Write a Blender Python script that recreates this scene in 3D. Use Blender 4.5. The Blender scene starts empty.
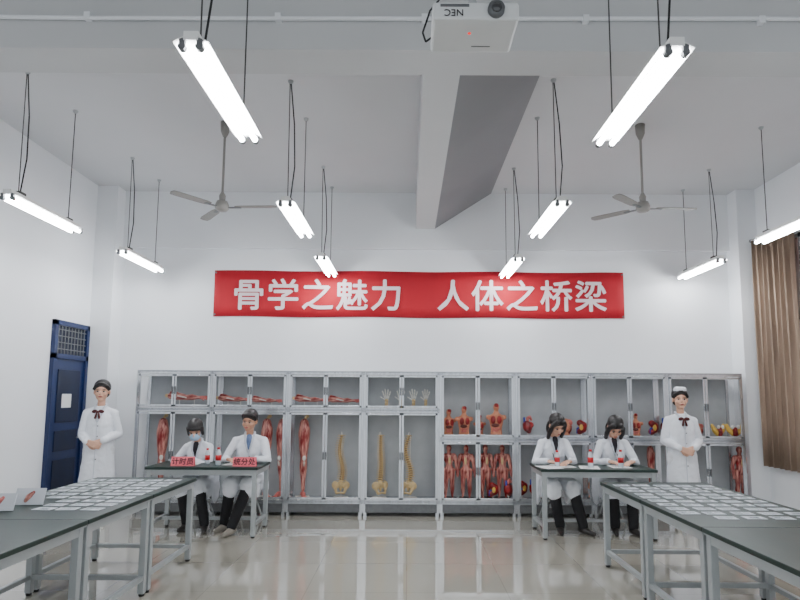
import bpy, bmesh, math, random
from mathutils import Vector, Matrix, Euler
random.seed(7)
S = bpy.context.scene
C = S.collection
PI = math.pi
V = Vector

# ------------------------------------------------------------------ camera
CAMH = 1.55; PITCH = math.radians(6); ROLL = math.radians(0.35); F = 582.0; PX = 408.0; PY = 334.8
cam = bpy.data.cameras.new('camera'); camo = bpy.data.objects.new('camera', cam); C.objects.link(camo)
RC = Matrix.Rotation(PI/2 + PITCH, 4, 'X') @ Matrix.Rotation(ROLL, 4, 'Z')
camo.matrix_world = Matrix.Translation((0, 0, CAMH)) @ RC
cam.sensor_width = 36; cam.lens = F/800*36; cam.shift_x = (400-PX)/800; cam.shift_y = (PY-300)/800
cam.clip_start = .05
S.camera = camo
def ray(px, py): return (RC @ V(((px-PX)/F, -(py-PY)/F, -1, 0))).to_3d()
def at_y(px, py, Y):
    r = ray(px, py); t = Y/r.y; return V((0, 0, CAMH)) + r*t
def at_z(px, py, z):
    r = ray(px, py); t = (z-CAMH)/r.z; return V((0, 0, CAMH)) + r*t

# ------------------------------------------------------------------ materials
def lin(c):
    c = c/255.0
    return c/12.92 if c <= .04045 else ((c+.055)/1.055)**2.4
def rgb(t): return (lin(t[0]), lin(t[1]), lin(t[2]), 1)
def mat(name, col, rough=.5, metal=0, var=.06, scale=6, col2=None, stretch=None, coat=0, bump=0, spec=.5, bdist=.01):
    m = bpy.data.materials.new(name); m.use_nodes = True
    nt = m.node_tree; b = nt.nodes['Principled BSDF']
    tc = nt.nodes.new('ShaderNodeTexCoord'); mp = nt.nodes.new('ShaderNodeMapping')
    nt.links.new(tc.outputs['Object'], mp.inputs['Vector'])
    if stretch: mp.inputs['Scale'].default_value = stretch
    n = nt.nodes.new('ShaderNodeTexNoise'); n.inputs['Scale'].default_value = scale; n.inputs['Detail'].default_value = 4
    nt.links.new(mp.outputs['Vector'], n.inputs['Vector'])
    r = nt.nodes.new('ShaderNodeValToRGB')
    a = rgb(col)
    if col2: b2 = rgb(col2)
    else: b2 = tuple(min(1, x*(1-var)) for x in a[:3]) + (1,)
    r.color_ramp.elements[0].position = .38; r.color_ramp.elements[1].position = .62
    r.color_ramp.elements[0].color = b2; r.color_ramp.elements[1].color = a
    nt.links.new(n.outputs['Fac'], r.inputs['Fac']); nt.links.new(r.outputs['Color'], b.inputs['Base Color'])
    b.inputs['Roughness'].default_value = rough; b.inputs['Metallic'].default_value = metal
    b.inputs['Specular IOR Level'].default_value = spec
    b.inputs['Coat Weight'].default_value = coat
    if bump:
        bp = nt.nodes.new('ShaderNodeBump'); bp.inputs['Strength'].default_value = bump; bp.inputs['Distance'].default_value = bdist
        nt.links.new(n.outputs['Fac'], bp.inputs['Height']); nt.links.new(bp.outputs['Normal'], b.inputs['Normal'])
    return m
def emat(name, col, st):
    m = bpy.data.materials.new(name); m.use_nodes = True
    b = m.node_tree.nodes['Principled BSDF']
    b.inputs['Base Color'].default_value = rgb(col); b.inputs['Emission Color'].default_value = rgb(col)
    b.inputs['Emission Strength'].default_value = st
    return m

M_wall = mat('wall_paint', (235, 237, 240), .85, var=.03, scale=1.2)
M_ceil = mat('ceiling_paint', (212, 213, 215), .9, var=.04, scale=.8)
M_haunch_shade = mat('beam_side_shade', (142, 142, 145), .9, var=.1, scale=.8)  # darker grey paints shade onto the beam's sloped right side
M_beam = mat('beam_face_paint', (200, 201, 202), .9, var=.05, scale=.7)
M_alu = mat('brushed_aluminium', (214, 217, 221), .25, .8, var=.12, scale=30, stretch=(1, 1, .1))
M_alud = mat('aluminium_dark', (112, 114, 116), .45, .5, var=.15, scale=20)
M_cabback = mat('cabinet_panel', (176, 180, 182), .6, var=.08)
M_white = mat('white_enamel', (232, 232, 230), .4, var=.03)
M_tube = emat('tube_glow', (248, 251, 255), 76)
M_black = mat('black_rubber', (22, 22, 23), .6, var=.2)
M_cord = mat('grey_cord', (70, 68, 66), .7, var=.2)
M_fan = mat('fan_enamel', (142, 139, 134), .45, var=.1)
M_red = mat('banner_cloth', (174, 4, 30), .75, var=.1, scale=3, stretch=(1, 1, .4))
M_letter = mat('letter_white', (232, 216, 220), .7, var=.04)
M_top = mat('dark_green_laminate', (18, 42, 35), .42, var=.2, scale=9)
M_frame = mat('table_frame', (168, 173, 174), .35, .25, var=.06)
M_card = mat('card_paper', (214, 218, 224), .6, var=.02)
M_print = mat('card_print', (120, 130, 138), .6, var=.3, scale=60, col2=(180, 188, 192))
M_print2 = mat('card_print_dark', (70, 82, 92), .6, scale=50, col2=(160, 168, 172))
M_door = mat('blue_door_paint', (20, 38, 82), .4, var=.15, scale=4)
M_doord = mat('blue_door_dark', (12, 24, 54), .5, var=.2)
M_curt = mat('brown_curtain', (158, 136, 118), .9, col2=(132, 112, 96), scale=3, stretch=(1, 6, .3))
M_skin = mat('skin', (216, 168, 142), .55, var=.06, scale=14)
M_skin2 = mat('skin_tan', (200, 150, 122), .55, var=.06, scale=14)
M_hair = mat('black_hair', (16, 13, 13), .4, col2=(32, 26, 25), scale=60, stretch=(1, 1, .15), bump=.4)
M_coat = mat('white_coat_cotton', (238, 241, 247), .85, var=.07, scale=9, bump=.55, stretch=(1, 1, .3), bdist=.03)
M_coat2 = mat('coat_collar', (206, 211, 220), .85, var=.05, scale=9)
M_trw = mat('white_trousers', (226, 228, 231), .85, var=.05)
M_trb = mat('black_trousers', (18, 18, 22), .8, var=.25, scale=9)
M_shoew = mat('white_shoe', (225, 224, 220), .5, var=.05)
M_shoeb = mat('dark_shoe', (40, 37, 35), .5, var=.2)
M_shoet = mat('grey_trainer', (140, 134, 124), .6, var=.2)
M_bow = mat('dark_red_ribbon', (78, 16, 18), .6, var=.2)
M_eyew = mat('eye_white', (215, 208, 204), .3)
M_eyeb = mat('eye_iris', (18, 11, 10), .2)
M_lip = mat('lip', (162, 62, 66), .5)
M_mask = mat('pale_blue_mask', (158, 192, 220), .8, var=.05)
M_shirt = mat('dark_jumper', (36, 34, 42), .8, var=.2)
M_blueshirt = mat('blue_shirt', (104, 124, 162), .8, var=.1)
M_pinkp = mat('pink_red_card', (246, 112, 124), .6, var=.05)
M_ink = mat('black_ink', (24, 14, 16), .6)
M_bred = mat('red_label', (195, 16, 26), .4, var=.08)
M_water = mat('bottle_plastic', (205, 214, 220), .12, var=.05, coat=.5)
M_proj = mat('projector_white', (214, 216, 216), .4, var=.03)
M_muscle = mat('muscle_red', (124, 12, 14), .35, col2=(214, 150, 136), scale=36, stretch=(1, 1, .14), bump=.3)
M_muscleh = mat('muscle_red_long', (124, 12, 16), .35, col2=(216, 156, 142), scale=36, stretch=(.12, 1, 1), bump=.3)
M_bone = mat('bone', (212, 184, 134), .55, var=.2, scale=18)
M_boned = mat('disc_cartilage', (150, 112, 72), .6, var=.2, scale=18)
M_mskin = mat('model_skin', (200, 130, 98), .5, var=.08)
M_org = mat('organ_red', (150, 14, 18), .35, col2=(100, 8, 12), scale=14)
M_orgp = mat('organ_pink', (206, 112, 104), .4, var=.15)
M_orgb = mat('organ_brown', (84, 26, 18), .35, var=.15)
M_yel = mat('fat_yellow', (222, 180, 80), .45, var=.12)
M_vein = mat('vein_blue', (34, 54, 150), .4)
M_base = mat('model_base_white', (224, 222, 214), .5)
M_baseb = mat('model_base_black', (34, 32, 32), .4)
M_led = emat('indicator_red', (255, 40, 30), 1.2)
M_lens = mat('lens_glass', (14, 16, 22), .05, coat=1)
M_paper = mat('paper', (240, 240, 238), .7, var=.02)
M_winp = mat('window_pane', (210, 200, 196), .2, col2=(190, 140, 130), scale=1.5)

M_floor = bpy.data.materials.new('polished_tile'); M_floor.use_nodes = True
nt = M_floor.node_tree; b = nt.nodes['Principled BSDF']
tc = nt.nodes.new('ShaderNodeTexCoord'); br = nt.nodes.new('ShaderNodeTexBrick')
br.offset = 0; br.squash = 1
br.inputs['Color1'].default_value = rgb((190, 185, 171)); br.inputs['Color2'].default_value = rgb((186, 181, 167))
br.inputs['Mortar'].default_value = rgb((162, 156, 142)); br.inputs['Scale'].default_value = 1
br.inputs['Mortar Size'].default_value = .0025; br.inputs['Brick Width'].default_value = .8; br.inputs['Row Height'].default_value = .8
nt.links.new(tc.outputs['Object'], br.inputs['Vector'])
nz = nt.nodes.new('ShaderNodeTexNoise'); nz.inputs['Scale'].default_value = 2.6; nz.inputs['Detail'].default_value = 2
nt.links.new(tc.outputs['Object'], nz.inputs['Vector'])
nt.links.new(br.outputs['Color'], b.inputs['Base Color'])
b.inputs['Roughness'].default_value = .06; b.inputs['Specular IOR Level'].default_value = .8
b.inputs['Coat Weight'].default_value = 1; b.inputs['Coat Roughness'].default_value = .02; b.inputs['Coat IOR'].default_value = 2.4
bp = nt.nodes.new('ShaderNodeBump'); bp.inputs['Strength'].default_value = .05; bp.inputs['Distance'].default_value = .01
nt.links.new(nz.outputs['Fac'], bp.inputs['Height']); nt.links.new(bp.outputs['Normal'], b.inputs['Normal']); nt.links.new(bp.outputs['Normal'], b.inputs['Coat Normal'])

# ------------------------------------------------------------------ mesh builder
class MB:
    def __init__(s): s.bm = bmesh.new(); s.mi = 0; s.sm = False; s.M = Matrix.Identity(4)
    def _fin(s, n0):
        s.bm.faces.ensure_lookup_table()
        for f in s.bm.faces[n0:]: f.material_index = s.mi; f.smooth = s.sm
    def box(s, x0, x1, y0, y1, z0, z1, R=None):
        n0 = len(s.bm.faces)
        m = Matrix.Translation(((x0+x1)/2, (y0+y1)/2, (z0+z1)/2))
        if R is not None: m = m @ R.to_4x4()
        m = s.M @ m @ Matrix.Diagonal((abs(x1-x0), abs(y1-y0), abs(z1-z0), 1))
        bmesh.ops.create_cube(s.bm, size=1, matrix=m); s._fin(n0); return s
    def sph(s, c, r, seg=12, R=None):
        n0 = len(s.bm.faces)
        if not isinstance(r, (tuple, list)): r = (r, r, r)
        m = Matrix.Translation(c)
        if R is not None: m = m @ R.to_4x4()
        m = s.M @ m @ Matrix.Diagonal((r[0], r[1], r[2], 1))
        bmesh.ops.create_uvsphere(s.bm, u_segments=seg, v_segments=max(6, seg*2//3), radius=1, matrix=m); s._fin(n0); return s
    def cyl(s, a, b, r1, r2=None, seg=12):
        a = V(a); b = V(b); d = b-a; n0 = len(s.bm.faces)
        if d.length < 1e-6: return s
        if r2 is None: r2 = r1
        q = d.to_track_quat('Z', 'Y').to_matrix().to_4x4()
        m = s.M @ Matrix.Translation((a+b)/2) @ q
        bmesh.ops.create_cone(s.bm, cap_ends=True, segments=seg, radius1=r1, radius2=r2, depth=d.length, matrix=m); s._fin(n0); return s
    def limb(s, pts, rads, seg=12):
        for p, r in zip(pts, rads): s.sph(p, r, seg)
        for i in range(len(pts)-1): s.cyl(pts[i], pts[i+1], rads[i], rads[i+1], seg)
        return s
    def loft(s, rings, seg=24):
        n0 = len(s.bm.faces); R = []
        for c, rx, ry in rings:
            c = V(c)
            R.append([s.bm.verts.new(s.M @ (c + V((rx*math.cos(2*PI*i/seg), ry*math.sin(2*PI*i/seg), 0)))) for i in range(seg)])
        for a, b2 in zip(R, R[1:]):
            for i in range(seg):
                j = (i+1) % seg
                s.bm.faces.new((a[i], a[j], b2[j], b2[i]))
        s.bm.faces.new(list(reversed(R[0]))); s.bm.faces.new(R[-1]); s._fin(n0)
        return s
    def lathe(s, prof, seg=16, c=(0, 0, 0)):
        return s.loft([((c[0], c[1], c[2]+z), r, r) for r, z in prof], seg)
    def tube(s, pts, r, seg=6):
        for a, b2 in zip(pts, pts[1:]): s.cyl(a, b2, r, r, seg)
        return s
    def quad(s, a, b2, c, d):
        n0 = len(s.bm.faces)
        s.bm.faces.new([s.bm.verts.new(s.M @ V(p)) for p in (a, b2, c, d)]); s._fin(n0); return s
    def build(s, name, mats, parent=None, bevel=0):
        bmesh.ops.recalc_face_normals(s.bm, faces=s.bm.faces)
        me = bpy.data.meshes.new(name); s.bm.to_mesh(me); s.bm.free()
        if not isinstance(mats, (list, tuple)): mats = [mats]
        for m in mats: me.materials.append(m)
        o = bpy.data.objects.new(name, me); C.objects.link(o)
        if parent: o.parent = parent
        if bevel:
            bv = o.modifiers.new('bevel', 'BEVEL'); bv.width = bevel; bv.segments = 2; bv.limit_method = 'ANGLE'
        return o
    def blob(s, name, m, parent=None, voxel=.008, it=3, folds=0):
        o = s.build(name, m)
        r = o.modifiers.new('r', 'REMESH'); r.mode = 'VOXEL'; r.voxel_size = voxel; r.use_smooth_shade = True
        sm = o.modifiers.new('s', 'SMOOTH'); sm.iterations = it; sm.factor = .5
        if folds:
            dm = o.modifiers.new('d', 'DISPLACE'); dm.texture = FOLD; dm.strength = folds; dm.mid_level = .4; dm.texture_coords = 'LOCAL'
        dg = bpy.context.evaluated_depsgraph_get()
        me = bpy.data.meshes.new_from_object(o.evaluated_get(dg)); me.name = name
        o.modifiers.clear(); o.data = me
        if not me.materials: me.materials.append(m)
        for p in me.polygons: p.use_smooth = True
        if parent: o.parent = parent
        return o
FOLD = bpy.data.textures.new('cloth_folds', 'MARBLE'); FOLD.noise_scale = .07; FOLD.turbulence = 5; FOLD.noise_depth = 1

def tag(o, label=None, cat=None, group=None, kind=None):
    if label: o['label'] = label
    if cat: o['category'] = cat
    if group: o['group'] = group
    if kind: o['kind'] = kind
    return o
def thing(name, label, cat, loc=(0, 0, 0), rz=0, group=None):
    o = bpy.data.objects.new(name, None); C.objects.link(o); o.empty_display_size = .1
    o.location = loc; o.rotation_euler = (0, 0, rz)
    return tag(o, label, cat, group)
def dup(root, loc, rz=0, label=None, group=None, scale=None):
    r = root.copy(); C.objects.link(r); r.location = loc; r.rotation_euler = (0, 0, rz)
    if scale: r.scale = (scale,)*3
    if label: r['label'] = label
    if group: r['group'] = group
    for ch in list(root.children):
        c = ch.copy(); C.objects.link(c); c.parent = r
        for g in list(ch.children):
            d = g.copy(); C.objects.link(d); d.parent = c
    return r
def struct(o): o['kind'] = 'structure'; return o
def text_mesh(name, body, size, m, parent, M, extrude=.002, space=1, bold=0):
    cu = bpy.data.curves.new(name, 'FONT'); cu.body = body; cu.size = size; cu.extrude = extrude
    cu.align_x = 'CENTER'; cu.align_y = 'CENTER'; cu.space_character = space; cu.resolution_u = 3
    t = bpy.data.objects.new(name+'_tmp', cu); C.objects.link(t)
    dg = bpy.context.evaluated_depsgraph_get()
    me = bpy.data.meshes.new_from_object(t.evaluated_get(dg)); bpy.data.objects.remove(t)
    if len(me.vertices):
        xs = [v.co.x for v in me.vertices]; ys = [v.co.y for v in me.vertices]
        me.transform(Matrix.Translation((-(min(xs)+max(xs))/2, -(min(ys)+max(ys))/2, 0)))
    if bold:
        b_ = bmesh.new()
        for k, (dx, dy) in enumerate(((0, 0), (bold, 0), (-bold, 0), (0, bold), (0, -bold))):
            m2 = me.copy(); m2.transform(Matrix.Translation((dx, dy, .0006*k))); b_.from_mesh(m2); bpy.data.meshes.remove(m2)
        b_.to_mesh(me); b_.free()
    me.transform(M); me.materials.clear(); me.materials.append(m)
    o = bpy.data.objects.new(name, me); C.objects.link(o); o.parent = parent
    return o
FACE = Matrix.Rotation(PI/2, 4, 'X')

# ------------------------------------------------------------------ room
XL, XR, YB, ZC, Y0 = -4.3, 4.78, 8.1, 4.42, -2.0
m = MB(); m.box(XL-.1, XR+.1, Y0, YB+.1, -.1, 0); struct(m.build('floor', M_floor))
m = MB(); m.box(XL-.1, XR+.1, Y0, YB+.1, ZC, ZC+.1); struct(m.build('ceiling', M_ceil))
m = MB(); m.box(XL-.1, XR+.1, YB, YB+.1, 0, ZC); m.box(XL+.28, XR-.26, YB-.08, YB, 3.61, ZC); struct(m.build('wall_back', M_wall))
m = MB(); m.box(XL-.1, XL, Y0, YB, 0, ZC); m.box(XL, XL+.28, 7.8, YB, 0, ZC); struct(m.build('wall_left', M_wall))
m = MB(); m.box(XR, XR+.1, Y0, YB, 0, ZC); m.box(XR-.26, XR, 7.8, YB, 0, ZC); struct(m.build('wall_right', M_wall))
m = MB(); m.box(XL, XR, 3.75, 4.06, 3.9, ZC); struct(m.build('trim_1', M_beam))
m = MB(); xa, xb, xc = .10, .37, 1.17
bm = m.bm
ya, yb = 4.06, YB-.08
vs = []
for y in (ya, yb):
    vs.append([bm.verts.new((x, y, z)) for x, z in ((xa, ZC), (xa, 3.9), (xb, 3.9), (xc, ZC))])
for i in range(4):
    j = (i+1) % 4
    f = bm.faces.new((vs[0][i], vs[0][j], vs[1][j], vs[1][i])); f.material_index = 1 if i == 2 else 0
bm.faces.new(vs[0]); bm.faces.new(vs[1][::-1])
struct(m.build('trim_2', [M_beam, M_haunch_shade]))
m = MB(); m.box(XL, XL+.012, Y0, 6.92, 0, .1); m.box(XL, XL+.29, 7.79, 7.8, 0, .1); struct(m.build('baseboard_left', M_alud))
m = MB(); m.box(XR-.012, XR, Y0, 7.8, 0, .1); m.box(XR-.27, XR, 7.788, 7.8, 0, .1); struct(m.build('baseboard_right', M_alud))

dy0, dy1, dh = 6.98, 7.74, 2.45
m = MB(); m.box(XL, XL+.05, dy0, dy0+.06, 0, dh); m.box(XL, XL+.05, dy1-.06, dy1, 0, dh); m.box(XL, XL+.05, dy0, dy1, dh-.06, dh); m.box(XL, XL+.05, dy0, dy1, 1.98, 2.04)
m.box(XL, XL+.025, dy0+.06, dy1-.06, 0.01, 1.98)
d = struct(m.build('door_1', M_door))
for z0, z1 in ((.15, .75), (.85, 1.1), (1.2, 1.85)):
    m = MB(); m.box(XL+.025, XL+.035, dy0+.14, dy1-.14, z0, z1); m.build('door_panel', M_doord, d, bevel=.004)
m = MB(); m.box(XL, XL+.012, dy0+.06, dy1-.06, 2.04, dh-.06)
g = m.build('transom', M_doord, d)
m = MB()
for i in range(9):
    y = dy0+.1+i*(dy1-dy0-.2)/8; m.cyl((XL+.03, y, 2.04), (XL+.03, y, dh-.06), .006, seg=6)
for i in range(4): m.cyl((XL+.03, dy0+.06, 2.1+i*.08), (XL+.03, dy1-.06, 2.1+i*.08), .006, seg=6)
m.build('transom_grille', M_alud, d)
m = MB(); m.cyl((XL+.03, dy1-.12, 1.0), (XL+.09, dy1-.12, 1.0), .012); m.cyl((XL+.085, dy1-.12, 1.0), (XL+.085, dy1-.24, 1.0), .011); m.build('door_handle', M_alu, d)
m = MB(); m.box(XL+.036, XL+.038, dy0+.24, dy0+.44, 1.38, 1.55)
tag(m.build('paper_notice', M_paper), 'small white paper notice stuck on the dark blue door', 'notice')

m = MB(); wy0, wy1, wz0, wz1 = 5.2, 7.72, .95, 3.55
m.box(XR-.02, XR, wy0, wy1, wz0, wz1)
w = struct(m.build('window_1', M_winp))
m = MB()
for y in (wy0, (wy0+wy1)/2-.4, (wy0+wy1)/2+.4, wy1-.05): m.box(XR-.05, XR-.02, y, y+.05, wz0, wz1)
for z in (wz0, 2.5, wz1-.05): m.box(XR-.05, XR-.02, wy0, wy1, z, z+.05)
m.build('window_frame', M_alu, w)
cur = thing('curtain', 'brown pleated curtain hanging at the right wall beside the corner column', 'curtain', (XR-.13, 7.3, .68))
m = MB(); m.sm = True; n = 140
rows = []
for k, z in enumerate([0, .5, 1.2, 1.9, 2.5, 2.97]):
    row = []
    for i in range(n+1):
        t = i/n; y = -.38+.76*t
        s_ = math.sin(t*2*PI*7+.15*math.sin(k*1.3))
        x = .05*(abs(s_)**.7)*(1 if s_ > 0 else -1)+.006*math.sin(t*60+k)
        row.append(m.bm.verts.new((x, y+.012*math.cos(t*4*PI*7), z)))
    rows.append(row)
for a, b2 in zip(rows, rows[1:]):
    for i in range(n): f = m.bm.faces.new((a[i], a[i+1], b2[i+1], b2[i])); f.smooth = True
o = m.build('curtain_cloth', M_curt, cur); so = o.modifiers.new('t', 'SOLIDIFY'); so.thickness = .004
m = MB(); m.cyl((.0, -1.9, 2.99), (.0, .42, 2.99), .014); m.sph((0, .43, 2.99), .022)
m.box(0, .13, .3, .33, 2.97, 3.0); m.box(0, .13, -1.6, -1.57, 2.97, 3.0); m.build('curtain_rod', M_alud, cur)
for i in range(8):
    m = MB(); m.cyl((0, -.34+.09*i, 2.985), (.0, -.332+.09*i, 2.985), .024, seg=12); m.build('curtain_ring', M_alud, cur)

m = MB(); pz = 4.12
m.tube([(XL, 3.73, pz), (-2.2, 3.73, pz-.015), (.1, 3.73, pz-.005), (2.4, 3.73, pz+.01), (XR, 3.73, pz)], .014, 8)
for x in (-3.5, -2.2, -.9, .1, 1.2, 2.4, 3.6): m.box(x-.02, x+.02, 3.71, 3.75, pz-.03, pz+.02)
tag(m.build('conduit_pipe', M_wall), 'thin pale conduit pipe running along the ceiling beam above the projector', 'pipe')

# ------------------------------------------------------------------ hanging tube lights
FZ = 3.2
lights = [((180, 45), (257, 142), 'front one left of the projector'),
          ((687, 50), (598, 146), 'front one right of the projector'),
          ((2, 196), (80, 233), 'nearest the left wall, in the middle row'),
          ((280, 203), (310, 238), 'middle row, left of the ceiling beam'),
          ((570, 203), (530, 238), 'middle row, right of the ceiling beam'),
          ((822, 214), (764, 242), 'cut off by the right edge of the photo'),
          ((119, 252), (162, 272), 'above the door, near the left corner column'),
          ((319, 256), (333, 278), 'small one just over the left half of the banner'),
          ((523, 258), (501, 279), 'small one just over the right half of the banner'),
          ((722, 262), (674, 281), 'near the right corner column')]
proto = None; LEN = 1.05
for k, (a, b2, lab) in enumerate(lights):
    p = at_z(*a, FZ); q = at_z(*b2, FZ); c = (p+q)/2
    c.y = min(c.y, 7.46)
    lab = 'hanging twin-tube lamp, ' + lab
    if proto is None:
        t = proto = thing('hanging_tube_light', lab, 'light', (c.x, c.y, FZ), 0, 'hanging fluorescent lights')
        m = MB(); m.box(-.035, .035, -LEN/2, LEN/2, .03, .075)
        m.quad((-.035, -LEN/2, .045), (-.085, -LEN/2, .02), (-.085, LEN/2, .02), (-.035, LEN/2, .045))
        m.quad((.035, -LEN/2, .045), (.085, -LEN/2, .02), (.085, LEN/2, .02), (.035, LEN/2, .045))
        o = m.build('housing', M_white, t); so = o.modifiers.new('s', 'SOLIDIFY'); so.thickness = .004
        for s in (-1, 1):
            m = MB(); m.sm = True; m.cyl((s*.042, -LEN/2+.03, 0), (s*.042, LEN/2-.03, 0), .017, seg=10); tb = m.build('tube', M_tube, t)
            for e in (-1, 1):
                m = MB(); m.cyl((s*.042, e*(LEN/2-.03), 0), (s*.042, e*(LEN/2), 0), .019, seg=10); m.box(s*.042-.014, s*.042+.014, e*(LEN/2-.012)-.01, e*(LEN/2-.012)+.01, 0, .04)
                m.build('tube_holder', M_alud, tb)
        H = ZC-FZ
        m = MB(); m.tube([(-.012, -LEN/2+.16, .075), (-.02, -LEN/2+.16, H-.02)], .0045); m.box(-.03, .03, -LEN/2+.12, -LEN/2+.2, .072, .1); m.build('suspension_rod', M_cord, t)
        m = MB(); m.tube([(.014, -LEN/2+.14, .075), (.045, -LEN/2+.15, .4), (.03, -LEN/2+.16, .8), (-.01, -LEN/2+.16, H-.02)], .006); m.build('power_cord', M_black, t)
        m = MB(); m.tube([(0, LEN/2-.16, .075), (0, LEN/2-.16, H-.02)], .0045); m.box(-.025, .025, LEN/2-.2, LEN/2-.12, .072, .095); m.build('suspension_rod', M_cord, t)
        for y in (-LEN/2+.16, LEN/2-.16):
            m = MB(); m.lathe([(.012, H-.03), (.024, H-.012), (.026, H)], 14, (-.015 if y < 0 else 0, y, 0)); m.build('ceiling_rose', M_cabback, t)
    else: dup(proto, (c.x, c.y, FZ), 0, lab)

def fan(px, py, lab, rots, Y=6.0):
    c = at_y(px, py, Y)
    t = thing('ceiling_fan', lab, 'ceiling fan', (c.x, Y, c.z), 0, 'ceiling fans')
    h = ZC-c.z
    m = MB(); m.sm = True; m.lathe([(.02, .07), (.055, .06), (.07, .02), (.07, -.02), (.05, -.04), (.01, -.045)][::-1], 20); m.build('motor', M_fan, t)
    m = MB(); m.cyl((0, 0, .06), (0, 0, h-.03), .013); m.build('down_rod', M_fan, t)
    m = MB(); m.sm = True; m.lathe([(.02, h-.16), (.045, h-.1), (.05, h)], 16); m.build('canopy', M_fan, t)
    m = MB(); m.sm = True; m.lathe([(.015, .16), (.035, .12), (.03, .06)][::-1], 16); m.build('canopy', M_fan, t)
    for a in rots:
        m = MB(); m.M = Matrix.Rotation(a, 4, 'Z') @ Matrix.Rotation(math.radians(7), 4, 'X')
        pts = [(.14, -.03), (.2, -.045), (.5, -.05), (.56, -.04), (.575, 0), (.56, .04), (.5, .048), (.2, .04), (.14, .028)]
        up = [m.bm.verts.new(m.M @ V((x, y, .004))) for x, y in pts]; dn = [m.bm.verts.new(m.M @ V((x, y, -.004))) for x, y in pts]
        m.bm.faces.new(up); m.bm.faces.new(dn[::-1])
        for i in range(len(pts)): j = (i+1) % len(pts); m.bm.faces.new((up[i], up[j], dn[j], dn[i]))
        bl = m.build('blade', M_fan, t)
        m = MB(); m.M = Matrix.Rotation(a, 4, 'Z'); m.box(.06, .2, -.016, .016, -.012, -.004); m.build('blade_bracket', M_alud, bl)
fan(222, 207, 'grey three-bladed ceiling fan behind the front left tube light', [math.radians(x) for x in (-2, 128, 232)], 5.9)
fan(643, 208, 'grey three-bladed ceiling fan behind the front right tube light', [math.radians(x) for x in (3, 136, 222)], 5.9)

pp = at_y(476, 11, 2.45)
t = thing('projector', 'white ceiling projector hung upside down from a bracket, lens toward the camera', 'projector', (pp.x, 2.45, pp.z))
m = MB(); m.box(-.195, .195, 0, .26, -.04, .045); m.build('body', M_proj, t, bevel=.012)
m = MB(); m.box(-.16, -.03, -.003, .002, .02, .032); m.build('vent', M_alud, t)
m = MB(); m.sm = True; m.cyl((.09, .02, .004), (.09, -.022, .004), .04, .037, 24); ln = m.build('lens_ring', M_alud, t)
m = MB(); m.sm = True; m.sph((.09, -.012, .004), (.028, .02, .028), 16); m.build('lens', M_lens, ln)
text_mesh('lettering', 'NEC', .045, M_ink, t, Matrix.Translation((-.1, -.003, -.01)) @ Matrix.Rotation(PI, 4, 'Y') @ FACE, .0008)
m = MB(); m.cyl((-.02, .1, -.043), (-.02, .1, -.039), .007); m.build('indicator_light', M_led, t)
m = MB(); m.box(.0, .09, .2, .206, -.0415, -.0395); m.build('printed_mark', M_alud, t)
m = MB(); m.cyl((0, .14, .09), (0, .14, ZC-pp.z), .02); m.box(-.1, .1, .05, .23, .045, .058); m.cyl((0, .14, .055), (0, .14, .1), .04); m.box(-.07, .07, .07, .21, ZC-pp.z-.012, ZC-pp.z); m.build('ceiling_bracket', M_alu, t)
m = MB(); m.tube([(-.195, .2, .0), (-.22, .2, -.02), (-.235, .19, .02), (-.2, .17, .12), (-.05, .15, .3), (-.03, .15, ZC-pp.z)], .005); m.build('cable', M_black, t)

# ------------------------------------------------------------------ banner
a = at_y(213, 268.5, 8.0); b2 = at_y(627, 319, 8.0)
bw = b2.x-a.x; a2 = at_y(213, 315, 8.0); bh = a.z-a2.z; bcx = (a.x+b2.x)/2; bz = (at_y(420, 293.5, 8.0).z)
t = thing('banner', 'long red cloth banner with white Chinese lettering on the back wall', 'banner', (bcx, 8.085, bz))
m = MB(); nx = 60; vr = []
for k in range(5):
    vr.append([m.bm.verts.new((-bw/2+bw*i/nx, .003*math.sin(i*.9+k), -bh/2+bh*k/4+.006*math.sin(i*.35)*(1 if k in (0, 4) else .5))) for i in range(nx+1)])
for r1, r2 in zip(vr, vr[1:]):
    for i in range(nx): f = m.bm.faces.new((r1[i], r1[i+1], r2[i+1], r2[i])); f.smooth = True
o = m.build('banner_cloth', M_red, t); so = o.modifiers.new('s', 'SOLIDIFY'); so.thickness = .003
for body, p0, p1 in (('骨学之魅力', 231, 402), ('人体之桥梁', 437, 609)):
    x0 = at_y(p0, 295, 8.0).x-bcx; x1 = at_y(p1, 295, 8.0).x-bcx
    text_mesh('lettering', body, .465, M_letter, t, Matrix.Translation(((x0+x1)/2, -.012, -.01)) @ FACE, .001, 1.08, bold=.008)
for s in (-1, 1):
    for k in (-1, 1):
        m = MB(); m.cyl((s*(bw/2-.02), -.012, k*(bh/2-.03)), (s*(bw/2-.02), .012, k*(bh/2-.03)), .012); m.build('fixing', M_alud, t)

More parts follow.
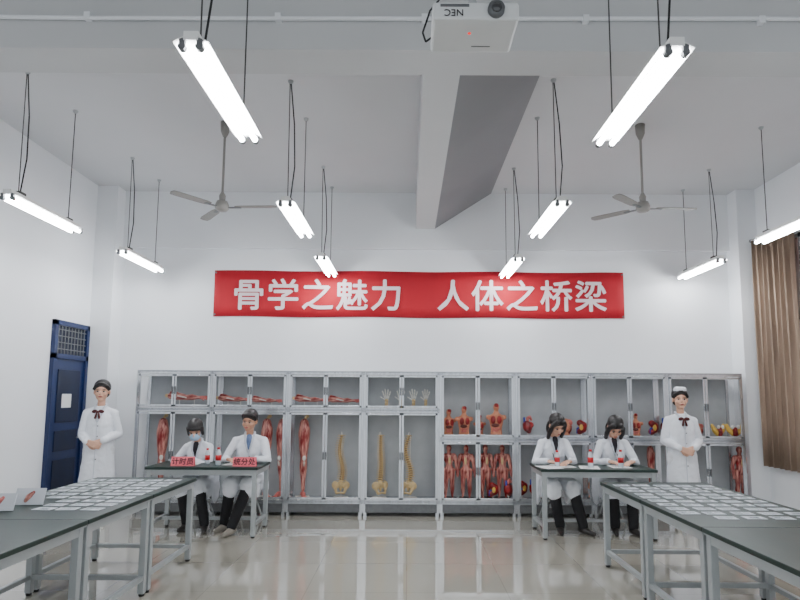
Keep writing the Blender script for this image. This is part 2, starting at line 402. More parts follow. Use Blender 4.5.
# ------------------------------------------------------------------ cabinets
CX0, CW, CY0, CY1, CH = -3.57, .998, 7.70, 8.08, 1.87
def cabinet_proto(split, name, lab, i):
    t = thing(name, lab, 'cabinet', (CX0+CW*(i+.5), CY0, 0), 0, 'row of glass display cabinets')
    D = CY1-CY0; h = CW/2-.001
    m = MB(); p = .035
    for sx in (-1, 1):
        x0 = sx*h; x1 = sx*(h-p)
        for y in (0, D-.03): m.box(min(x0, x1), max(x0, x1), y, y+.03, .05, CH)
    for z0, z1 in ((.16, .21), (split-.03, split+.03), (CH-.045, CH)): m.box(-h, h, 0, .03, z0, z1)
    m.box(-h, h, 0, D, CH-.02, CH); m.box(-h, h, .0, D, .17, .2); m.box(-h, h, .0, D, split-.012, split+.012)
    for sx in (-1, 1):
        for y in (.03, D-.05): m.box(sx*(h-.03)-.02, sx*(h-.03)+.02, y, y+.03, 0, .06)
    m.mi = 1; m.box(-h, h, D-.012, D, .17, CH)
    m.mi = 2; m.box(-h+.01, h-.01, .015, .03, .05, .165)
    m.build('body', [M_alu, M_cabback, M_alud], t)
    for z0, z1 in ((.215, split-.035), (split+.035, CH-.05)):
        for sx in (-1, 1):
            xa, xb = (-h+p-.008, -.003) if sx < 0 else (.003, h-p+.008)
            m = MB(); q = .028
            m.box(xa, xa+q, -.018, 0, z0, z1); m.box(xb-q, xb, -.018, 0, z0, z1); m.box(xa, xb, -.018, 0, z0, z0+q); m.box(xa, xb, -.018, 0, z1-q, z1)
            d = m.build('cabinet_door', M_alu, t, bevel=.003)
            xh = xb-.014 if sx < 0 else xa+.014; zc = (z0+z1)/2
            m = MB(); m.box(xh-.008, xh+.008, -.035, -.03, zc-.05, zc+.05); m.box(xh-.006, xh+.006, -.03, -.018, zc-.045, zc-.035); m.box(xh-.006, xh+.006, -.03, -.018, zc+.035, zc+.045); m.build('handle', M_alud, d)
    return t
cl = ['glass display cabinet at the left end of the row',
      'glass display cabinet behind the seated man at the left table',
      'glass display cabinet holding a single red leg and one spine',
      'glass display cabinet with two spines below and hand bones above',
      'glass display cabinet with red muscle figures in its lower half',
      'glass display cabinet behind the long-haired seated woman',
      'glass display cabinet behind the writer at the right end of the table',
      'glass display cabinet at the right end, behind the woman in the cap']
pa = pb = None
for i in range(8):
    if i < 4:
        if pa is None: pa = cabinet_proto(1.36, 'display_cabinet', cl[i], i)
        else: dup(pa, (CX0+CW*(i+.5), CY0, 0), 0, cl[i])
    else:
        if pb is None: pb = cabinet_proto(.99, 'display_cabinet', cl[i], i)
        else: dup(pb, (CX0+CW*(i+.5), CY0, 0), 0, cl[i])

# ------------------------------------------------------------------ anatomical models
YM = 7.88
def MX(px): return (px-PX)*7.87/F
def arm_model(lab, px, z, flip=1, sc=1.0):
    t = thing('arm_muscle_model', lab, 'anatomical model', (MX(px), YM, z), 0, 'red arm models on the upper shelf')
    m = MB(); s = flip
    m.limb([(-.3*s, 0, .2), (-.24*s, 0, .2), (-.13*s, 0, .19), (-.03*s, 0, .175), (.06*s, 0, .18), (.16*s, 0, .175), (.2*s, 0, .175)], [.055, .072, .058, .045, .052, .03, .03])
    m.limb([(-.28*s, 0, .25), (-.2*s, 0, .22)], [.04, .05])
    m.blob('muscle', M_muscleh, t, .009, 2)
    m = MB()
    m.limb([(.2*s, 0, .175), (.24*s, 0, .175)], [.03, .032])
    for j, yo in enumerate((-.024, -.008, .008, .024)): m.limb([(.24*s, yo, .178+yo*.6), (.285*s, yo*1.2, .176+yo), (.33*s, yo*1.3, .165+yo)], [.012, .01, .008])
    m.limb([(.22*s, -.02, .17), (.25*s, -.045, .145), (.275*s, -.05, .13)], [.012, .01, .009])
    m.blob('hand', M_orgp, t, .006, 1)
    m = MB(); m.sm = True; m.limb([(-.16*s, -.05, .2), (-.06*s, -.048, .18), (-.02*s, -.046, .17)], [.014, .011, .006], 8); m.build('tendon', M_base, t)
    m = MB(); m.cyl((-.365*s, 0, .205), (-.3*s, 0, .2), .024); m.sph((-.365*s, 0, .205), .032); m.build('bone_end', M_bone, t)
    m = MB(); m.cyl((-.15*s, 0, .01), (-.15*s, 0, .16), .006); m.cyl((.1*s, 0, .01), (.1*s, 0, .16), .006); m.box(-.2, .2, -.06, .06, 0, .014); m.build('stand', M_base, t)
    t.scale = (sc,)*3
    return t
am = arm_model('red muscled arm model on a stand, first from the left in the upper cabinets', 190, 1.372, sc=.8)
dup(am, (MX(237), YM, 1.372), 0, 'red muscled arm model on a stand, second from the left', scale=.68)
dup(am, (MX(268), YM+.02, 1.372), .15, 'red muscled arm model on a stand, above the seated man', scale=.6)
dup(am, (MX(313), YM, 1.372), 0, 'red muscled arm model on a stand, left of the pair above the spine', scale=.68)
dup(am, (MX(345), YM+.02, 1.372), .1, 'red muscled arm model on a stand, right of the pair above the spine', scale=.64)

def leg_model(lab, px, z, flip=1):
    t = thing('leg_muscle_model', lab, 'anatomical model', (MX(px), YM, z), .5*flip, 'standing red leg models')
    m = MB()
    m.limb([(0, .01, .98), (0, 0, .85), (0, 0, .66), (0, -.01, .52), (0, .01, .4), (0, .015, .25), (0, .01, .1)], [.06, .08, .066, .044, .054, .034, .025])
    m.limb([(.03, -.02, .9), (.02, -.03, .6)], [.045, .028])
    m.blob('muscle', M_muscle, t, .011, 2)
    m = MB(); m.limb([(0, .03, .05), (0, -.04, .055), (0, -.12, .03)], [.034, .034, .02])
    for j in range(5): m.limb([(-.03+.015*j, -.12, .028), (-.034+.017*j, -.15+.006*abs(j-1), .024)], [.011, .009])
    m.blob('foot', M_orgp, t, .007, 1)
    m = MB(); m.sm = True; m.sph((0, -.05, .52), (.024, .014, .035), 12); m.limb([(0, -.06, .47), (0, -.045, .42)], [.01, .006], 8); m.build('kneecap', M_base, t)
    m = MB(); m.cyl((0, .01, 1.0), (.02, .01, 1.06), .018, .02); m.sph((.035, 0, 1.07), .026); m.build('bone_end', M_bone, t)
    m = MB(); m.box(-.09, .09, -.17, .1, 0, .018); m.build('stand', M_base, t, bevel=.004)
    return t
lm = leg_model('red muscled leg model behind the seated man, left of the pair', 269, .202)
dup(lm, (MX(284), YM, .202), -.4, 'red muscled leg model behind the seated man, right of the pair')
dup(lm, (MX(306), YM, .202), .3, 'red muscled leg model standing alone left of the first spine')
dup(lm, (MX(166), YM, .202), .3, 'red muscled leg model in the leftmost cabinet')

def spine_model(lab, px, z):
    t = thing('spine_model', lab, 'anatomical model', (MX(px), YM-.02, z), 0, 'standing spine models')
    m = MB(); m.sm = True; n = 22; disc = MB(); disc.sm = True
    def cv(k): u = k/(n-1); return V((.02*math.sin(u*6.5), .035*math.sin(u*6.3+.4), .2+.62*u))
    for k in range(n):
        u = k/(n-1); c = cv(k); r = .036-.016*u
        m.cyl(c-V((0, 0, .008)), c+V((0, 0, .008)), r, r*.95, 12)
        m.sph(c+V((0, -r-.012, -.008)), (.008, .02, .007), 8); m.sph(c+V((-r-.012, -.008, 0)), (.024, .009, .006), 8); m.sph(c+V((r+.012, -.008, 0)), (.024, .009, .006), 8)
        if k < n-1: disc.cyl(c+V((0, 0, .008)), cv(k+1)-V((0, 0, .008)), r*.75, r*.75, 10)
    m.build('vertebrae', M_bone, t); disc.build('disc', M_boned, t)
    m = MB(); m.limb([(0, 0, .2), (0, .01, .15), (0, .0, .1)], [.036, .03, .012])
    for s in (-1, 1):
        m.sph((s*.07, .0, .17), (.055, .022, .055), 12, Euler((0, -s*.5, s*.4)).to_matrix()); m.limb([(s*.07, -.01, .13), (s*.05, -.03, .07), (0.005*s, -.05, .08)], [.02, .016, .013])
    m.blob('pelvis', M_bone, t, .007, 1)
    m = MB(); m.cyl((0, .05, .012), (0, .05, .85), .006); m.tube([(0, .05, .85), (0, .02, .865), (0, 0, .83)], .005); m.lathe([(.1, 0), (.1, .012), (.03, .022), (.012, .03)], 20, (0, .04, 0)); m.build('stand', M_base, t)
    return t
sp = spine_model('tan spine model on a stand, nearest the single red leg', 343, .202)
dup(sp, (MX(382), YM-.02, .202), .5, 'tan spine model on a stand, middle one of three')
dup(sp, (MX(409), YM-.02, .202), -.5, 'tan spine model on a stand, nearest the red muscle figures')

def hand_bones(lab, px, z, rz=0):
    t = thing('hand_bone_model', lab, 'anatomical model', (MX(px), YM, z), rz, 'hand bone models on the upper shelf')
    m = MB(); m.sm = True
    m.cyl((-.012, 0, .015), (-.01, 0, .1), .01, .012, 8); m.cyl((.012, 0, .015), (.01, 0, .1), .01, .012, 8)
    m.sph((-.01, 0, .112), (.014, .01, .012), 8); m.sph((.012, 0, .112), (.014, .01, .012), 8); m.sph((0, 0, .126), (.024, .01, .01), 8)
    m.build('forearm_bones', M_bone, t)
    m = MB(); m.sm = True
    for j, (a, l) in enumerate(((-.35, .085), (-.12, .1), (.1, .095), (.32, .08))):
        d = V((math.sin(a), -.1, math.cos(a))); c = V((-.018+.012*j, 0, .135))
        for f0, f1 in ((0, .42), (.46, .72), (.76, .98)): m.cyl(c+d*l*1.3*f0, c+d*l*1.3*f1, .01, .0075, 6); m.sph(c+d*l*1.3*f1, .0095, 6)
    c = V((-.022, 0, .125)); d = V((-.8, -.1, .5)); m.cyl(c, c+d*.04, .008, .007, 6); m.cyl(c+d*.045, c+d*.08, .007, .006, 6)
    m.build('finger_bones', M_base, t)
    m = MB(); m.lathe([(.045, 0), (.045, .01), (.02, .016)], 16); m.build('stand', M_baseb, t)
    return t
hb = hand_bones('tan hand bone model, leftmost on the upper shelf above the spines', 387, 1.372)
dup(hb, (MX(401), YM, 1.372), .4, 'tan hand bone model, second on the upper shelf above the spines')
dup(hb, (MX(414), YM, 1.372), -.3, 'tan hand bone model, third on the upper shelf above the spines')
dup(hb, (MX(426), YM, 1.372), .5, 'tan hand bone model, last on the upper shelf, beside the cabinet post')

def muscle_figure(lab, px, z, rz=0):
    t = thing('muscle_figure_model', lab, 'anatomical model', (MX(px), YM, z), rz, 'small red muscle figures')
    m = MB()
    m.limb([(0, 0, .38), (0, 0, .45), (0, 0, .53)], [.055, .046, .064]); m.limb([(-.07, 0, .56), (.07, 0, .56)], [.032, .032])
    m.limb([(0, 0, .57), (0, -.005, .62)], [.027, .025]); m.sph((0, -.005, .66), (.036, .042, .048))
    for s in (-1, 1):
        m.limb([(s*.08, 0, .55), (s*.1, .01, .46), (s*.115, -.02, .36), (s*.118, -.025, .31)], [.03, .025, .021, .016])
        for j in range(4): m.limb([(s*.118, -.035+.008*j, .31), (s*.12, -.035+.008*j, .28)], [.006, .005])
        m.limb([(s*.037, 0, .37), (s*.043, -.005, .2), (s*.045, .008, .13), (s*.045, 0, .04)], [.046, .03, .03, .016]); m.limb([(s*.045, .005, .03), (s*.048, -.04, .026)], [.014, .01])
    m.blob('figure', M_muscle, t, .007, 1)
    for s in (-1, 1):
        m = MB(); m.sm = True; m.sph((s*.013, -.042, .665), .006, 8); m.build('eye', M_bone, t)
    m = MB(); m.sm = True; m.sph((0, -.054, .5), (.018, .014, .055), 10); m.build('tendon', M_bone, t)
    m = MB(); m.box(-.1, .1, -.075, .06, 0, .02); m.build('stand', M_baseb, t, bevel=.004)
    return t
mf = muscle_figure('small red muscle figure nearest the spines, beside the cabinet post', 449, .202, .1)
dup(mf, (MX(466), YM, .202), -.25, 'small red muscle figure second from the left in the centre cabinet')
dup(mf, (MX(485), YM+.03, .202), .3, 'small red muscle figure third from the left in the centre cabinet')
dup(mf, (MX(502), YM+.03, .202), -.2, 'small red muscle figure at the right of the centre cabinet')

def torso_model(lab, px, z, rz=0):
    t = thing('torso_organ_model', lab, 'anatomical model', (MX(px), YM, z), rz, 'torso models')
    m = MB()
    m.loft([((0, 0, .02), .075, .05), ((0, 0, .1), .065, .045), ((0, 0, .2), .085, .055), ((0, 0, .26), .1, .05), ((0, 0, .29), .04, .035), ((0, 0, .32), .028, .03)])
    for s in (-1, 1): m.sph((s*.095, 0, .245), .03)
    m.sph((0, -.005, .365), (.036, .044, .052)); m.sph((0, -.048, .36), (.006, .01, .01), 8)
    m.blob('bust', M_mskin, t, .007, 1)
    for s in (-1, 1):
        m = MB(); m.sm = True; m.sph((s*.036, -.045, .215), (.032, .024, .05)); m.build('lung', M_org, t)
    m = MB(); m.sm = True; m.sph((-.012, -.046, .15), (.05, .02, .024)); m.build('liver', M_orgb, t)
    m = MB(); m.sm = True
    for i in range(7): m.sph((-.035+.023*(i % 4), -.042, .11-.028*(i//4)), (.015, .014, .013), 8)
    m.build('intestine', M_orgp, t)
    m = MB(); m.sm = True; m.sph((.004, -.03, .388), (.028, .026, .028)); m.build('brain', M_org, t)
    m = MB(); m.box(-.095, .095, -.065, .065, 0, .022); m.build('stand', M_baseb, t, bevel=.004)
    return t
tm = torso_model('open torso model with red lungs, left large one above the muscle figures', 464, 1.004, .1)
dup(tm, (MX(496), YM, 1.004), -.15, 'open torso model with red lungs, right one above the muscle figures', scale=1.1)
dup(tm, (MX(449), YM+.06, 1.004), .3, 'open torso model half behind its neighbour, nearest the cabinet post', scale=.9)
dup(tm, (MX(635), YM+.03, 1.004), -.2, 'open torso model just right of the right-hand seated writer', scale=.8)
dup(tm, (MX(480), YM+.07, 1.004), .2, 'small open torso model between the two large ones on the shelf', scale=.72)
dup(tm, (MX(541), YM+.05, .202), .2, 'open torso model on the cabinet floor behind the long-haired woman', scale=.8)

def stand_to(t, h, m_=None):
    m = MB(); m.cyl((0, 0, .012), (0, 0, h), .006); m.lathe([(.055, 0), (.055, .01), (.02, .018)], 18); m.build('stand', m_ or M_base, t)
def heart_model(lab, px, z, rz=0):
    t = thing('heart_model', lab, 'anatomical model', (MX(px), YM, z), rz, 'organ models')
    m = MB(); m.limb([(.015, 0, .09), (0, 0, .14), (-.01, 0, .17)], [.035, .065, .058]); m.sph((.045, 0, .17), .04); m.blob('heart', M_org, t, .008, 2)
    m = MB(); m.sm = True; m.limb([(0, 0, .18), (0, 0, .26), (.03, 0, .28), (.05, 0, .24)], [.02, .019, .018, .015]); m.build('artery', M_orgp, t)
    m = MB(); m.sm = True; m.limb([(-.04, 0, .17), (-.044, 0, .26)], [.016, .014]); m.build('vein', M_vein, t)
    stand_to(t, .09); return t
def joint_model(lab, px, z, rz=0):
    t = thing('pelvis_section_model', lab, 'anatomical model', (MX(px), YM, z), rz, 'organ models')
    m = MB()
    for s in (-1, 1): m.limb([(s*.02, 0, .07), (s*.07, 0, .12), (s*.095, .01, .18)], [.034, .034, .022])
    m.blob('pelvis_bone', M_yel, t, .008, 2)
    m = MB(); m.limb([(0, -.02, .07), (0, -.02, .13)], [.038, .03]); m.sph((0, -.045, .1), .022); m.blob('organ', M_org, t, .008, 2)
    for s in (-1, 1):
        m = MB(); m.sm = True; m.sph((s*.035, -.04, .16), (.02, .016, .026), 10); m.build('ovary', M_base, t)
    stand_to(t, .06, M_baseb); return t
def head_model(lab, px, z, rz=0):
    t = thing('head_section_model', lab, 'anatomical model', (MX(px), YM, z), rz, 'organ models')
    m = MB(); m.loft([((0, .0, .03), .06, .05), ((0, 0, .07), .04, .04), ((0, 0, .1), .036, .04)]); m.sph((0, 0, .18), (.06, .07, .08)); m.sph((0, -.03, .13), (.045, .045, .045)); m.sph((0, -.078, .16), (.01, .014, .018), 8); m.sph((-.06, 0, .16), (.008, .014, .02), 8)
    m.blob('bust', M_mskin, t, .008, 1)
    m = MB(); m.sm = True; m.sph((.03, -.03, .205), (.042, .054, .045)); m.build('brain', M_orgp, t)
    m = MB(); m.sm = True; m.limb([(.035, -.05, .15), (.03, -.05, .11), (.02, -.035, .07)], [.022, .02, .014]); m.build('muscle', M_org, t)
    m = MB(); m.box(-.06, .06, -.055, .055, 0, .03); m.build('stand', M_baseb, t, bevel=.004); return t
def kidney_model(lab, px, z, rz=0):
    t = thing('kidney_section_model', lab, 'anatomical model', (MX(px), YM, z), rz, 'organ models')
    m = MB(); m.limb([(-.02, 0, .09), (.025, 0, .12), (.03, 0, .17), (-.015, 0, .2)], [.044, .048, .048, .044]); m.blob('kidney', M_org, t, .008, 2)
    m = MB(); m.sm = True; m.sph((.005, -.036, .145), (.027, .022, .044)); m.build('kidney_core', M_yel, t)
    m = MB(); m.sm = True; m.limb([(-.01, -.02, .14), (-.05, -.02, .13), (-.055, -.02, .07)], [.01, .01, .008]); m.build('vein', M_vein, t)
    stand_to(t, .08); return t
hm = heart_model('red heart model on the shelf left of the long-haired woman', 527, 1.004)
jm = joint_model('yellow and red pelvis section model, rightmost on the cabinet shelf', 732, 1.004, -.2)
hd = head_model('head section model on the shelf between the two seated women', 565, 1.004, .4)
km = kidney_model('red kidney section model beside the open torso, right of the writer', 651, 1.004, .2)
dup(jm, (MX(716), YM, 1.004), .3, 'yellow and red pelvis section model beside the woman in the cap')
dup(hm, (MX(665), YM+.05, 1.004), .5, 'red heart model half behind the woman in the cap')
dup(km, (MX(580), YM, 1.004), -.3, 'red kidney section model beside the head model')
dup(hd, (MX(697), YM+.04, 1.004), .3, 'head section model close behind the woman in the cap', scale=.8)
k2 = 'organ model on the cabinet floor '
dup(km, (MX(491), YM-.1, .202), .1, 'red kidney shaped ' + k2 + 'in front of the muscle figures', scale=.95)
dup(hm, (MX(506), YM-.1, .202), .7, 'red heart shaped ' + k2 + 'in front of the muscle figures', scale=.95)
dup(km, (MX(521), YM, .202), .5, 'red kidney shaped ' + k2 + 'left of the long-haired woman')
dup(hm, (MX(531), YM-.1, .202), .1, 'red heart shaped ' + k2 + 'left of the long-haired woman')
dup(hd, (MX(590), YM, .202), .1, 'head section ' + k2 + 'between the two seated women')
dup(lm, (MX(648), YM, .202), .2, 'red muscled leg model behind the right end of the table', scale=.68)
dup(mf, (MX(735), YM, .202), .2, 'small red muscle figure in the rightmost cabinet')

# ------------------------------------------------------------------ tables
def table(name, lab, x0, x1, y0, y1, h=.76, group=None, bar='side'):
    t = thing(name, lab, 'table', ((x0+x1)/2, (y0+y1)/2, 0), 0, group)
    w = (x1-x0)/2; d = (y1-y0)/2
    m = MB(); m.box(-w, w, -d, d, h-.03, h); m.build('tabletop', M_top, t, bevel=.004)
    m = MB(); m.box(-w+.006, w-.006, -d+.006, d-.006, h-.04, h-.03)
    m.box(-w+.03, w-.03, -d+.02, -d+.045, h-.09, h-.04); m.box(-w+.03, w-.03, d-.045, d-.02, h-.09, h-.04)
    m.box(-w+.02, -w+.045, -d+.03, d-.03, h-.09, h-.04); m.box(w-.045, w-.02, -d+.03, d-.03, h-.09, h-.04); m.build('apron', M_frame, t)
    for sx in (-1, 1):
        for sy in (-1, 1):
            cx = sx*(w-.04); cy = sy*(d-.04)
            m = MB(); m.box(cx-.024, cx+.024, cy-.024, cy+.024, .02, h-.04); l = m.build('leg', M_frame, t, bevel=.004)
            m = MB(); m.lathe([(.02, 0), (.022, .012), (.014, .022)], 12, (cx, cy, 0)); m.build('foot', M_black, l)
    for sx in (-1, 1):
        cx = sx*(w-.04); m = MB(); m.box(cx-.018, cx+.018, -d+.06, d-.06, .12, .155); m.build('stretcher', M_frame, t, bevel=.003)
    m = MB()
    if bar == 'side': m.box(-w+.06, w-.06, d-.058, d-.022, .12, .155)
    else: m.box(-w+.06, w-.06, .06, .095, .12, .155)
    m.build('stretcher', M_frame, t, bevel=.003)
    return t
LX0, LX1, RX0, RX1 = -2.96, -2.01, 1.81, 2.80
names = ['farthest of the left row', 'second from the far end of the left row', 'third from the far end of the left row', 'nearest of the left row']
LY = 5.68; RY = 5.58; TL = .95
for i in range(4): table('lab_table', 'dark green lab table, ' + names[i], LX0, LX1, LY-TL*(i+1)+.003, LY-TL*i-.003, group='lab tables in the left row')
for i in range(4): table('lab_table', 'dark green lab table, ' + names[i].replace('left', 'right'), RX0, RX1, RY-TL*(i+1)+.003, RY-TL*i-.003, group='lab tables in the right row')
TY0, TY1 = 6.5, 7.12
SL = (-2.88, -1.64); SR = (1.47, 2.75)
table('lab_table', 'dark green topped table with red name cards where two people sit', SL[0], SL[1], TY0, TY1, bar='mid')
table('lab_table', 'dark green topped table with papers where two women sit writing', SR[0], SR[1], TY0, TY1, bar='mid')
TH = .76

def card_proto(kind):
    m = MB(); m.box(-.066, .066, -.043, .043, 0, .0025)
    if kind == 0: m.mi = 1; m.box(-.055, .0, -.032, .032, .0025, .003); m.mi = 2; m.box(.01, .054, .012, .02, .0025, .003); m.box(.01, .046, -.006, 0, .0025, .003)
    elif kind == 1: m.mi = 2; m.box(-.03, .03, -.02, .02, .0025, .003); m.mi = 1; m.box(-.05, .05, -.036, -.03, .0025, .003)
    else: m.mi = 1; m.box(-.052, .052, .012, .026, .0025, .003); m.box(-.052, .052, -.01, -.002, .0025, .003); m.box(-.052, .03, -.03, -.022, .0025, .003)
    return m.build('picture_card', [M_card, M_print, M_print2])
cp = [card_proto(k) for k in range(3)]; used = [0, 0, 0]
def put_cards(xs, ys, lab, grp, skip):
    for r, y in enumerate(ys):
        for c, x in enumerate(xs):
            if skip(r, c): continue
            k = random.randrange(3)
            o = cp[k] if not used[k] else cp[k].copy()
            if used[k]: C.objects.link(o)
            used[k] = 1
            o.location = (x+random.uniform(-.01, .01), y+random.uniform(-.01, .01), TH+.0005); o.rotation_euler = (0, 0, random.uniform(-.09, .09))
            tag(o, lab, 'card', grp)
put_cards([-2.86+.176*i for i in range(5)], [4.12+.152*i for i in range(10)], 'white printed card laid out in rows on the left tables', 'printed cards on the left tables', lambda r, c: (c < 2 and r < 3) or (c == 0 and r < 4))
put_cards([1.93+.185*i for i in range(5)], [3.95+.155*i for i in range(10)], 'white printed card laid out in rows on the right tables', 'printed cards on the right tables', lambda r, c: (r == 0 and c == 0))

def board(lab, x, y, rz, m2):
    t = thing('picture_board', lab, 'picture board', (x, y, TH), rz, 'propped picture boards')
    R = Matrix.Rotation(math.radians(-22), 4, 'X')
    m = MB(); m.M = R; m.box(-.1, .1, -.004, .004, .003, .12); m.build('board', M_card, t)
    m = MB(); m.M = R; m.sm = True; m.limb([(-.02, -.004, .03), (-.005, -.004, .06), (.02, -.004, .09)], [.012, .02, .011], 10); m.build('picture', m2, t)
    m = MB(); m.quad((-.02, .042, .1), (.02, .042, .1), (.02, .09, .001), (-.02, .09, .001)); m.build('prop', M_card, t)
board('white picture board with a red drawing propped on the left table, right one', -2.7, 4.25, .1, M_muscle)
board('white picture board propped on the left table, nearest the photo edge', -2.76, 4.02, .15, M_orgp)

for px, body, lab in ((182, '计时员', 'pink-red name sign with Chinese writing in front of the masked person'), (244, '统分处', 'pink-red name sign with Chinese writing in front of the seated man')):
    c = at_y(px, 461, TY0+.06)
    t = thing('name_sign', lab, 'sign', (c.x, TY0+.07, TH), 0, 'folded name signs')
    m = MB(); Rr = Matrix.Rotation(math.radians(-14), 4, 'X'); m.M = Rr; m.box(-.13, .13, -.002, .002, .002, .105)
    m.M = Matrix.Translation((0, .05, 0)) @ Matrix.Rotation(math.radians(14), 4, 'X'); m.box(-.13, .13, -.002, .002, .002, .105); m.build('folded_card', M_pinkp, t)
    text_mesh('lettering', body, .08, M_ink, t, Rr @ Matrix.Translation((0, -.003, .054)) @ FACE, .0005, 1.05, bold=.0012)

bot = None
for px, sc, tx, lab in ((219, 1, 0, 'small bottle with red cap between the two people at the left table'), (205, .9, .1, 'small bottle with red cap in front of the masked person'),
                (590, 1, 0, 'small bottle with red cap in the middle of the right table'), (620, 1, 0, 'small bottle with red cap in front of the right-hand writer'), (559, .9, .1, 'small bottle with red cap in front of the long-haired woman')):
    c = at_y(px, 458, TY0+.2)
    loc = (c.x, TY0+.18+tx, TH)
    if bot is None:
        bot = thing('drink_bottle', lab, 'bottle', loc, 0, 'small drink bottles')
        m = MB(); m.sm = True; m.lathe([(.026, 0), (.031, .006), (.031, .06), (.027, .07), (.031, .085), (.031, .13), (.024, .155), (.013, .172), (.013, .182)]); m.build('bottle_body', M_water, bot)
        m = MB(); m.sm = True; m.lathe([(.0318, .055), (.0318, .115)]); m.build('bottle_label', M_bred, bot)
        m = MB(); m.lathe([(.016, .178), (.016, .2)]); m.build('bottle_cap', M_bred, bot)
    else: dup(bot, loc, 0, lab, scale=sc)

def paper(x, y, rz, lab, w=.21, d=.29, n=1):
    m = MB()
    for i in range(n): m.box(-w/2+.004*i, w/2+.004*i, -d/2, d/2, .001*i, .001*i+.0009)
    m.mi = 1
    for i in range(7): m.box(-w/2+.03, w/2-.03-(.03 if i % 3 == 0 else 0), -d/2+.04+i*.03, -d/2+.045+i*.03, .001*n, .001*n+.0003)
    o = m.build('paper_sheet', [M_paper, M_print]); o.location = (x, y, TH+.0005); o.rotation_euler = (0, 0, rz); return tag(o, lab, 'paper', 'papers on the seated tables')
paper(1.78, 6.8, .1, 'white paper sheet under the hands of the long-haired woman', n=3)
paper(2.05, 6.68, -.2, 'white paper sheet lying between the two seated women', n=2)
paper(2.42, 6.78, -.05, 'white paper sheet under the hands of the right-hand writer', n=3)
paper(1.6, 6.68, .3, 'white paper sheet at the left end of the right-hand seated table')
paper(-2.5, 6.86, .1, 'white paper sheet under the hands of the masked person', n=2)
paper(-1.98, 6.84, -.1, 'white paper sheet in front of the seated man', n=2)

stp = None
def stool(x, y, lab):
    global stp
    if stp: return dup(stp, (x, y, 0), 0, lab)
    t = stp = thing('round_stool', lab, 'stool', (x, y, 0), 0, 'stools at the seated tables')
    m = MB(); m.lathe([(.155, .42), (.165, .43), (.165, .45), (.15, .46)], 28); m.build('seat', M_black, t)
    m = MB(); m.lathe([(.025, .2), (.025, .42)], 12); m.build('column', M_frame, t)
    for k in range(4):
        a = PI/4+k*PI/2; m = MB(); m.limb([(.0, 0, .26), (.1*math.cos(a), .1*math.sin(a), .24), (.19*math.cos(a), .19*math.sin(a), .012)], [.012, .012, .011], 8); m.build('leg', M_frame, t)
    return t

# ------------------------------------------------------------------ people
def ik(a, b, l1, l2, hint):
    a = V(a); b = V(b); d = b-a; L = min(d.length, (l1+l2)*.999); dn = d.normalized()
    x = (l1*l1-l2*l2+L*L)/(2*L); h = math.sqrt(max(0, l1*l1-x*x)); hp = V(hint); hp = (hp-dn*hp.dot(dn)).normalized()
    return a+dn*x+hp*h, a+dn*L
def hand(m, w, d, n, sgn, curl=.35, sc=1.0):
    w = V(w); d = V(d).normalized(); n = V(n); n = (n-d*n.dot(d)).normalized(); s = d.cross(n)*sgn
    offs = (.03, .01, -.01, -.029); lens = (.072, .08, .074, .058)
    for o_, l in zip(offs, lens):
        k = w+d*.085*sc+s*o_*sc
        m.limb([w+s*o_*.5*sc, k], [.019*sc, .0125*sc], 10)
        a = curl*.6; p = k; pts = [p]
        for fr in (.45, .3, .25):
            dd = d*math.cos(a)+n*math.sin(a)+s*o_*1.5; dd.normalize(); p = p+dd*l*fr*sc; pts.append(p); a += curl
        m.limb(pts, [.0105*sc, .0095*sc, .0085*sc, .007*sc], 8)
    b0 = w+d*.02*sc+s*.02*sc; b1 = b0+(d*.6+s*.7+n*.3)*.04*sc; b2_ = b1+(d*.9+s*.25+n*.35)*.03*sc; b3 = b2_+(d*.95+n*.3)*.022*sc
    m.limb([b0, b1, b2_, b3], [.016*sc, .0125*sc, .011*sc, .008*sc], 8)

